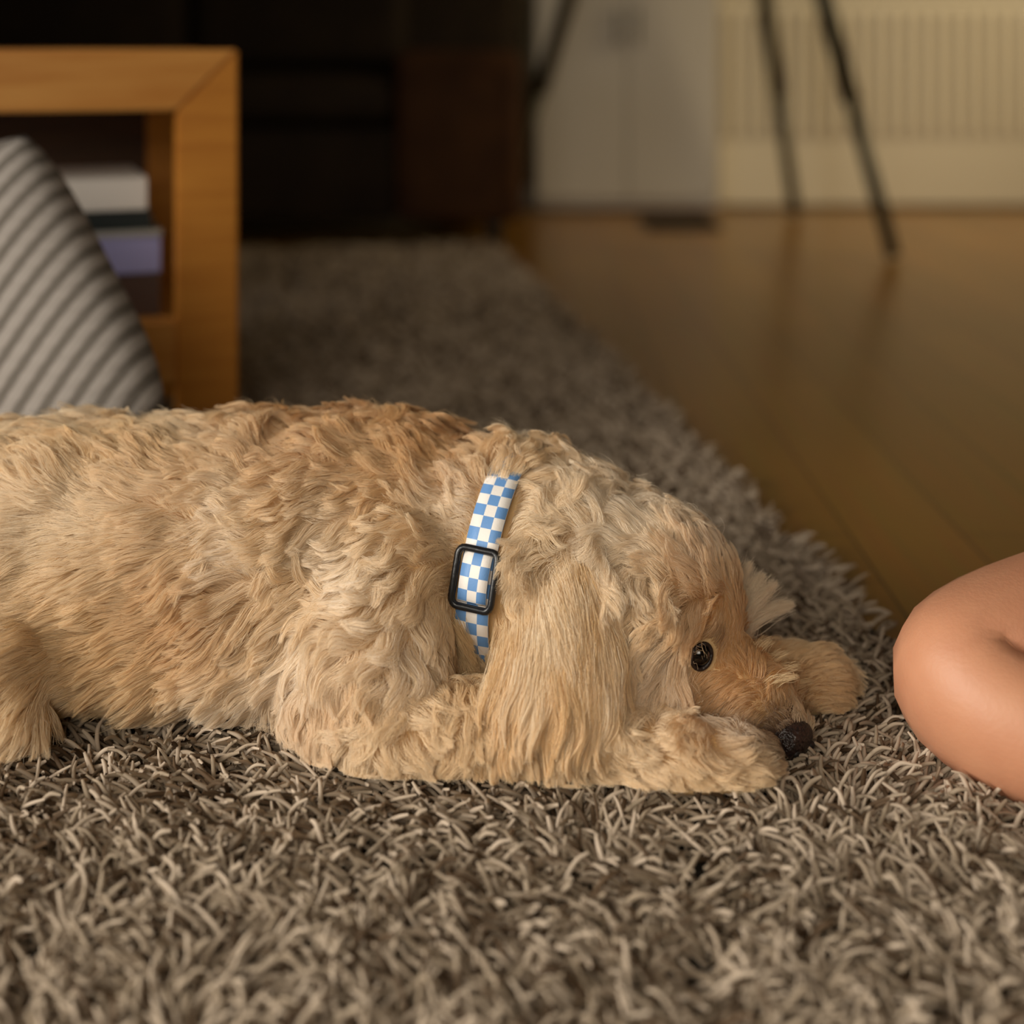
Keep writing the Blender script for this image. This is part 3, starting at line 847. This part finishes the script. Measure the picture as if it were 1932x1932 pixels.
def build_books():
    th = table.rotation_euler.z
    M = Matrix.Translation(table.location) @ Matrix.Rotation(th, 4, 'Z')
    specs = [  # z0, z1, cover, right end, front y, depth, label
        (.2135, .2695, lin(70, 50, 40), -.090, .055, .20, 'thick dark brown book at the bottom of the shelf stack'),
        (.2700, .3175, lin(150, 148, 190), -.098, .045, .20, 'lavender grey book, second from the bottom on the table shelf'),
        (.3180, .3260, lin(150, 146, 138), -.090, .05, .22, 'thin pale grey booklet on the lavender book'),
        (.3265, .3520, lin(26, 34, 34), -.108, .05, .20, 'black book under the white book on the table shelf'),
        (.3525, .3950, lin(205, 198, 190), -.112, .048, .19, 'thick white book on top of the table shelf stack'),
    ]
    for i, (z0, z1, col, xr, y0, dp, lab) in enumerate(specs):
        L = .25
        b = empty('book', M @ Vector((xr - L / 2, y0 + dp / 2, z0)), th + math.radians((-2, 3, -1, 2, 1)[i]))
        tag(b, lab, 'book', 'books stacked on the table shelf')
        mc = mat('book_cover', col, .5, bump=.03, scale=200)
        mp = mat('book_pages', lin(214, 206, 190), .8, lin(196, 188, 170), 10, 2, (1, 1, 200))
        h = z1 - z0
        c = .0025 if h > .012 else .001
        bm = bmesh.new()
        box(bm, (-L / 2, -dp / 2, 0), (L / 2, dp / 2, c)); box(bm, (-L / 2, -dp / 2, h - c), (L / 2, dp / 2, h)); box(bm, (-L / 2, -dp / 2, c * .5), (L / 2, -dp / 2 + c, h - c * .5))
        link('cover', bm, mc, b)
        link('pages', box(bmesh.new(), (-L / 2 + .003, -dp / 2 + c, c), (L / 2 - .003, dp / 2 - .003, h - c)), mp, b)
build_books()

# ---------------------------------------------------------------- striped knit cushion
def build_cushion():
    m = bpy.data.materials.new('striped_knit'); m.use_nodes = True
    nt = m.node_tree; b = nt.nodes['Principled BSDF']
    tc = nt.nodes.new('ShaderNodeTexCoord')
    sp = nt.nodes.new('ShaderNodeSeparateXYZ'); nt.links.new(tc.outputs['Object'], sp.inputs[0])
    mu = nt.nodes.new('ShaderNodeMath'); mu.operation = 'MULTIPLY'; mu.inputs[1].default_value = 2 * math.pi / .024
    sn = nt.nodes.new('ShaderNodeMath'); sn.operation = 'SINE'
    ad = nt.nodes.new('ShaderNodeMath'); ad.operation = 'MULTIPLY_ADD'; ad.inputs[1].default_value = .5
    nt.links.new(sp.outputs['Y'], ad.inputs[0]); nt.links.new(sp.outputs['X'], ad.inputs[2]); nt.links.new(ad.outputs[0], mu.inputs[0]); nt.links.new(mu.outputs[0], sn.inputs[0])
    r = nt.nodes.new('ShaderNodeValToRGB')
    r.color_ramp.elements[0].position, r.color_ramp.elements[1].position = .25, .6
    r.color_ramp.elements[0].color, r.color_ramp.elements[1].color = lin(108, 101, 93), lin(160, 152, 145)
    mr = nt.nodes.new('ShaderNodeMapRange'); mr.inputs[1].default_value = -1
    nt.links.new(sn.outputs[0], mr.inputs[0]); nt.links.new(mr.outputs[0], r.inputs[0]); nt.links.new(r.outputs[0], b.inputs['Base Color'])
    b.inputs['Roughness'].default_value = .95
    S, T, n = .37, .060, 40
    bm = bmesh.new()
    A = P(356, 800, 1.46)
    e1 = (P(218, 535, 1.50) - A).normalized()
    e2 = Vector((-e1.z, 0, e1.x)); 
    e2 = (e2 - e1 * e2.dot(e1)).normalized()
    if e2.z > 0: e2 = -e2
    e3 = e1.cross(e2)
    grid = {}
    for sgn in (1, -1):
        for i in range(n + 1):
            for j in range(n + 1):
                u, v = i / n * 2 - 1, j / n * 2 - 1
                edge = i in (0, n) or j in (0, n)
                if edge and sgn == -1: grid[(sgn, i, j)] = grid[(1, i, j)]; continue
                pin = 1 - .10 * u ** 4, 1 - .10 * v ** 4
                x = u * S / 2 * (1 - .07 * (1 - v * v) * 0 - .05 * (u * u) * (1 - v ** 4) * 0) * pin[1]
                y = v * S / 2 * pin[0]
                z = sgn * T * ((1 - u ** 4) * (1 - v ** 4)) ** .5
                z += sgn * .0025 * math.sin(2 * math.pi * (x + .5 * y) / .024) * (0 if edge else 1)
                grid[(sgn, i, j)] = bm.verts.new((x, y, z))
    for sgn in (1, -1):
        for i in range(n):
            for j in range(n):
                bm.faces.new((grid[(sgn, i, j)], grid[(sgn, i + 1, j)], grid[(sgn, i + 1, j + 1)], grid[(sgn, i, j + 1)]))
    o = link('cushion', bm, m, None, True)
    R = Matrix((e1, e2, e3)).transposed().to_4x4()
    o.matrix_world = Matrix.Translation(A + e1 * S / 2 + e2 * S / 2 + Vector((0, 0, .012))) @ R
    tag(o, 'grey knitted cushion with pale stripes leaning between dog and table', 'cushion')
    bm = bmesh.new()
    pts = [(-S / 2 * .97, y, 0) for y in np.linspace(-S / 2 * .9, S / 2 * .9, 12)]
    return o
cushion = build_cushion()

# ---------------------------------------------------------------- sofa
m_leather = mat('dark_leather', lin(46, 35, 22), .8, lin(38, 28, 18), 8, spec=.2, bump=.15, bscale=160)
m_leather2 = mat('brown_leather', lin(74, 46, 22), .8, lin(60, 36, 18), 8, spec=.2, bump=.15, bscale=160)
m_foot = mat('black_wood', lin(20, 16, 12), .5)
def build_sofa():
    fl = G(985, 468, 0)
    s = empty('sofa', (fl.x, fl.y + .02, 0))
    tag(s, 'dark brown leather sofa in shadow behind the rug', 'sofa')
    W, D = 2.1, .76
    ARM = .36
    for x0 in (-ARM, -W):
        bm = bmesh.new()
        box(bm, (x0, 0, .07), (x0 + ARM, D, .56), .035, 4)
        a = link('armrest', bm, m_leather2, s, True)
        bm = bmesh.new()
        tube(bm, [(x0 + .04, -.001, .12), (x0 + .04, -.001, .5), (x0 + ARM - .04, -.001, .5), (x0 + ARM - .04, -.001, .12)], .004, 6)
        link('piping', bm, m_leather2, a, True)
    link('base', box(bmesh.new(), (-W + ARM, .03, .07), (-ARM, D, .34), .02, 3), m_leather, s, True)
    cw = (W - 2 * ARM) / 2
    for i in range(2):
        link('seat_cushion', box(bmesh.new(), (-W + ARM + i * cw + .004, .0, .352), (-W + ARM + (i + 1) * cw - .004, D - .24, .49), .045, 5), m_leather, s, True)
        link('back_cushion', box(bmesh.new(), (-W + ARM + i * cw + .004, D - .30, .50), (-W + ARM + (i + 1) * cw - .004, D - .12, .88), .06, 5), m_leather, s, True)
    link('backrest', box(bmesh.new(), (-W + .02, D - .14, .07), (-.02, D, .84), .04, 4), m_leather, s, True)
    for x in (-W + .08, -.08):
        for y in (.08, D - .08):
            bm = bmesh.new(); tube(bm, [(x, y, .004), (x, y, .075)], [.022, .028], 12); link('foot', bm, m_foot, s, True)
build_sofa()

# ---------------------------------------------------------------- radiator, cabinet, floor vent
def build_radiator():
    x0, x1 = G(1362, 398).x, 2.35
    y = RY1 - .10
    r = empty('radiator', ((x0 + x1) / 2, y, 0))
    tag(r, 'cream panel radiator with vertical ribs on the far wall', 'radiator')
    inv = Matrix.Translation(-Vector(((x0 + x1) / 2, y, 0)))
    def ch(o): o.matrix_parent_inverse = inv; return o
    ch(link('panel', box(bmesh.new(), (x0, y - .012, .012), (x1, y + .03, .74), .006), m_white, r))
    n = int((x1 - x0) / .055)
    rib = None
    for i in range(n):
        x = x0 + .04 + i * (x1 - x0 - .08) / (n - 1)
        if rib is None:
            bm = bmesh.new(); box(bm, (-.014, -.016, 0), (.014, .004, .44), .006, 2)
            rib = ch(link('rib', bm, m_white, r)); rib.location = (x, y - .012, .26)
        else:
            c = rib.copy(); COL.objects.link(c); c.location = (x, y - .012, .26)
    ch(link('top_grille', box(bmesh.new(), (x0, y - .02, .742), (x1, y + .06, .765), .004), m_white, r))
    for x in (x0 + .1, x1 - .1):
        bm = bmesh.new(); box(bm, (x - .02, y + .03, .1), (x + .02, RY1 - .001, .7)); ch(link('bracket', bm, m_white, r))
    bm = bmesh.new(); tube(bm, [(x1 - .03, y + .01, .020), (x1 - .03, y + .01, .002)], .009, 10); ch(link('pipe', bm, m_white, r, True))
build_radiator()
m_cab = mat('grey_white_lacquer', lin(206, 200, 190), .45, bump=.02, scale=60)
def build_cabinet():
    x0, x1 = G(1010, 400).x, G(1352, 398).x
    y = G(1200, 400).y - .02
    y = min(y, RY1 - .2)
    c = empty('cabinet', ((x0 + x1) / 2, y, 0))
    tag(c, 'off white low cabinet with two doors between sofa and radiator', 'cabinet')
    w = x1 - x0
    link('body', box(bmesh.new(), (-w / 2, .02, .012), (w / 2, RY1 - y - .017, .78), .003), m_cab, c)
    for s in (-1, 1):
        a, b = (-w / 2 + .004, -.002) if s < 0 else (.002, w / 2 - .004)
        d = link('door', box(bmesh.new(), (a, 0, .045), (b, .02, .77), .004), m_cab, c)
        bm = bmesh.new(); tube(bm, [(s * .035, -.022, .58), (s * .035, -.022, .70)], .005, 8)
        tube(bm, [(s * .035, .001, .59), (s * .035, -.022, .59)], .004, 8); tube(bm, [(s * .035, .001, .69), (s * .035, -.022, .69)], .004, 8)
        link('handle', bm, m_foot, d, True)
    link('cabinet_top', box(bmesh.new(), (-w / 2 - .01, -.01, .78), (w / 2 + .01, RY1 - y - .017, .80), .003), m_cab, c)
build_cabinet()
m_vent = mat('bronze_metal', lin(34, 26, 16), .5, metallic=.4)
def build_vent():
    a, b = G(1212, 436), G(1352, 412)
    x0, x1, y0, y1 = G(1215, 425).x, G(1350, 425).x, a.y, b.y
    v = empty('floor_vent', ((x0 + x1) / 2, (y0 + y1) / 2, 0))
    tag(v, 'dark bronze floor vent set before the off white cabinet', 'vent')
    w, d = (x1 - x0) / 2, (y1 - y0) / 2
    bm = bmesh.new()
    for q in ((-w, -d, w, -d + .03), (-w, d - .03, w, d), (-w, -d, -w + .02, d), (w - .02, -d, w, d)):
        box(bm, (q[0], q[1], .0005), (q[2], q[3], .010), .001)
    link('frame', bm, m_vent, v)
    link('tray', box(bmesh.new(), (-w + .004, -d + .004, .0005), (w - .004, d - .004, .003)), m_foot, v)
    bm0 = None
    for i in range(9):
        x = -w + .03 + i * (2 * w - .06) / 8
        if bm0 is None:
            bm = bmesh.new(); box(bm, (-.004, -d + .02, .002), (.004, d - .02, .008)); bm0 = link('slat', bm, m_vent, v); bm0.location.x = x
        else:
            c = bm0.copy(); COL.objects.link(c); c.location.x = x
build_vent()

# ---------------------------------------------------------------- tripod stand
m_tripod = mat('dark_green_metal', lin(66, 62, 46), .45, metallic=.3)
def build_tripod():
    fA, fB = G(1686, 492), G(1500, 410)
    fC = Vector((-.03, 4.845, 0))
    apex = Vector((.60, 4.45, 2.1))
    t = empty('tripod_stand', (apex.x, apex.y, 0))
    tag(t, 'tall dark tripod stand with splayed legs before the radiator', 'tripod')
    inv = Matrix.Translation(-Vector((apex.x, apex.y, 0)))
    def ch(o): o.matrix_parent_inverse = inv; return o
    for f in (fA, fB, fC):
        top = apex + (f - apex).normalized() * .06
        foot = f + Vector((0, 0, .012))
        d = foot - top
        bm = bmesh.new()
        tube(bm, [top, top + d * .42], .030, 12); tube(bm, [top + d * .40, top + d * .80], .026, 12); tube(bm, [top + d * .78, foot], .020, 12)
        leg = ch(link('leg', bm, m_tripod, t, True))
        for s in (.42, .80):
            bm = bmesh.new(); tube(bm, [top + d * (s - .03), top + d * (s + .015)], .037, 12); ch(link('leg_lock', bm, m_black, leg, True))
        bm = bmesh.new(); tube(bm, [foot - Vector((0, 0, .011)), foot + d.normalized() * -.04], [.025, .021], 12); ch(link('rubber_foot', bm, m_black, leg, True))
    bm = bmesh.new(); tube(bm, [apex - Vector((0, 0, .09)), apex + Vector((0, 0, .04))], [.045, .055], 16); ch(link('hub', bm, m_black, t, True))
    bm = bmesh.new(); tube(bm, [apex - Vector((0, 0, .3)), apex + Vector((0, 0, .2))], .014, 12); ch(link('centre_column', bm, m_tripod, t, True))
    bm = bmesh.new(); box(bm, apex + Vector((-.05, -.05, .2)), apex + Vector((.05, .05, .23)), .006); ch(link('mount_plate', bm, m_black, t))
build_tripod()

# ---------------------------------------------------------------- seated person: bare knee at the right edge
m_personskin = mat('warm_skin', lin(204, 146, 112), .5, lin(194, 134, 102), 14, bump=.05, bscale=300)
m_personskin.node_tree.nodes['Principled BSDF'].inputs['Subsurface Weight'].default_value = .12
m_personskin.node_tree.nodes['Principled BSDF'].inputs['Subsurface Radius'].default_value = (.01, .004, .002)
def skin_mesh(name, verts, edges, radii, m, root=0, parent=None, sub=2, scale=1.0):
    me = bpy.data.meshes.new(name)
    me.from_pydata([tuple(v) for v in verts], edges, [])
    o = bpy.data.objects.new(name, me)
    COL.objects.link(o)
    o.modifiers.new('skin', 'SKIN').use_smooth_shade = True
    sk = me.skin_vertices[0].data
    for i, r in enumerate(radii):
        sk[i].radius = r if hasattr(r, '__len__') else (r, r)
        sk[i].use_root = (i == root)
    s = o.modifiers.new('sub', 'SUBSURF'); s.levels = s.render_levels = sub
    dg = bpy.context.evaluated_depsgraph_get()
    res = bpy.data.meshes.new_from_object(o.evaluated_get(dg))
    bpy.data.objects.remove(o)
    res.materials.clear(); res.materials.append(m)
    res.polygons.foreach_set('use_smooth', [True] * len(res.polygons))
    o = bpy.data.objects.new(name, res)
    COL.objects.link(o)
    if parent: o.parent = parent
    return o
m_shirt = mat('charcoal_cotton', lin(70, 70, 74), .9, bump=.1, scale=120)
m_shorts = mat('navy_cotton', lin(48, 54, 70), .9, bump=.1, scale=120)
m_hairdark = mat('brown_hair', lin(60, 42, 30), .6, lin(44, 30, 20), 40, bump=.4, bscale=90)
def build_person():
    """someone sitting cross-legged beyond the right edge; only the near knee reaches into the photograph"""
    V = Vector
    k = P(1763, 1285, 1.088)
    knee = V((k.x + .004, 1.088, .080))
    v, e, r = [], [], []
    def add(p, rad, parent=None):
        v.append(V(p)); r.append(rad)
        if parent is not None: e.append((parent, len(v) - 1))
        return len(v) - 1
    def run(start, nodes):
        i = start
        for p, rad in nodes: i = add(p, rad, i)
        return i
    pel = add((.88, 1.36, .13), .125)
    hip = V((.80, 1.26, .12))
    run(pel, [(hip, .095), (hip.lerp(knee, .45), .084), (knee + V((.05, .015, .008)), .074), (knee + V((-.005, -.005, 0)), .068), (knee + V((.05, -.055, -.024)), .058),
              ((.60, 1.0, .060), .050), ((.74, 1.05, .046), .034), ((.78, 1.06, .046), .034), ((.79, .99, .04), .032), ((.785, .91, .035), .022)])
    run(pel, [((.84, 1.47, .12), .095), ((.82, 1.66, .11), .084), ((.80, 1.84, .085), .070), ((.79, 1.87, .08), .064), ((.75, 1.81, .07), .058), ((.70, 1.62, .06), .050), ((.67, 1.44, .046), .034), ((.66, 1.40, .046), .034), ((.61, 1.37, .04), .030), ((.56, 1.34, .035), .022)])
    waist = run(pel, [((.92, 1.37, .26), .110), ((.93, 1.37, .40), .118)])
    chest = run(waist, [((.92, 1.37, .52), .125)])
    neck = run(chest, [((.90, 1.37, .62), .07), ((.885, 1.37, .67), .052)])
    run(neck, [((.865, 1.37, .735), .070), ((.86, 1.37, .80), .082), ((.87, 1.37, .86), .066)])
    for sg in (-1, 1):
        sy = 1.37 + sg * .17
        el = V((.84, 1.37 + sg * .25, .36)); wr = V((.66, 1.20, .225)) if sg < 0 else V((.86, 1.70, .215))
        arm = run(chest, [((.91, sy, .555), .062), (V((.91, sy, .555)).lerp(el, .5), .046), (el, .038), (el.lerp(wr, .4), .037), (wr, .025)])
        d = (wr - el).normalized(); d.z = -.12; d.normalize(); side = V((-d.y, d.x, 0)).normalized()
        palm = run(arm, [(wr + d * .05 + V((0, 0, -.004)), (.030))])
        for q, ln in ((-.030, .058), (-.010, .068), (.010, .072), (.030, .064)):
            b = wr + d * .085 + side * q
            run(palm, [(b, .0095), (b + d * ln * .5 + V((0, 0, -.006)), .0088), (b + d * ln + V((0, 0, -.022)), .0075)])
        b = wr + d * .03 - side * sg * .032
        run(palm, [(b, .011), (b + d * .03 - side * sg * .012, .0095), (b + d * .055 - side * sg * .014 - V((0, 0, .008)), .008)])
    o = skin_mesh('person', v, e, r, m_personskin)
    tag(o, 'person with a bare knee sitting on the floor by the rug edge', 'person')
    def shell(name, pts, m):
        vv = [V(p) for p, _, _ in pts]; ee = [(a, i) for i, (_, _, a) in enumerate(pts) if a is not None]
        return skin_mesh(name, vv, ee, [x for _, x, _ in pts], m, parent=o)
    shell('shirt', [((.895, 1.362, .13), .142, None), ((.92, 1.37, .27), .126, 0), ((.93, 1.37, .40), .132, 1), ((.92, 1.37, .53), .138, 2), ((.90, 1.37, .61), .085, 3),
                    ((.91, 1.20, .555), .076, 3), ((.885, 1.165, .47), .062, 5), ((.91, 1.54, .555), .076, 3), ((.885, 1.575, .47), .062, 7)], m_shirt)
    h = hip.lerp(knee, .42)
    shell('shorts', [((.88, 1.36, .135), .138, None), ((.80, 1.26, .125), .110, 0), (tuple(h), .100, 1), ((.84, 1.47, .125), .110, 0), ((.82, 1.64, .115), .100, 3), ((.90, 1.365, .20), .130, 0)], m_shorts)
    bm = bmesh.new()
    for vtx in ellipsoid(bm, V((.885, 1.37, .825)), (.098, .092, .100)):
        q = vtx.co - V((.885, 1.37, .825))
        if q.x < -.035 and q.z < .045: vtx.co += V((.055, 0, .02)) * min(1, (-q.x - .035) / .03)     # clear of the face
        if q.z < -.05: vtx.co.z += .02
    link('hair', bm, m_hairdark, o, True)
    for sg in (-1, 1):
        bm = bmesh.new(); ellipsoid(bm, V((.790, 1.37 + sg * .031, .795)), (.011, .012, .009), sub=2); link('eye', bm, m_eye, o, True)
        bm = bmesh.new(); ellipsoid(bm, V((.870, 1.37 + sg * .080, .785)), (.018, .010, .030), sub=2); link('ear', bm, m_personskin, o, True)
    bm = bmesh.new(); ellipsoid(bm, V((.783, 1.37, .770)), (.018, .013, .022), sub=2); link('nose', bm, m_personskin, o, True)
    bm = bmesh.new(); ellipsoid(bm, V((.797, 1.37, .735)), (.010, .024, .007), sub=2); link('mouth', bm, mat('lips', lin(176, 100, 88), .45), o, True)
build_person()
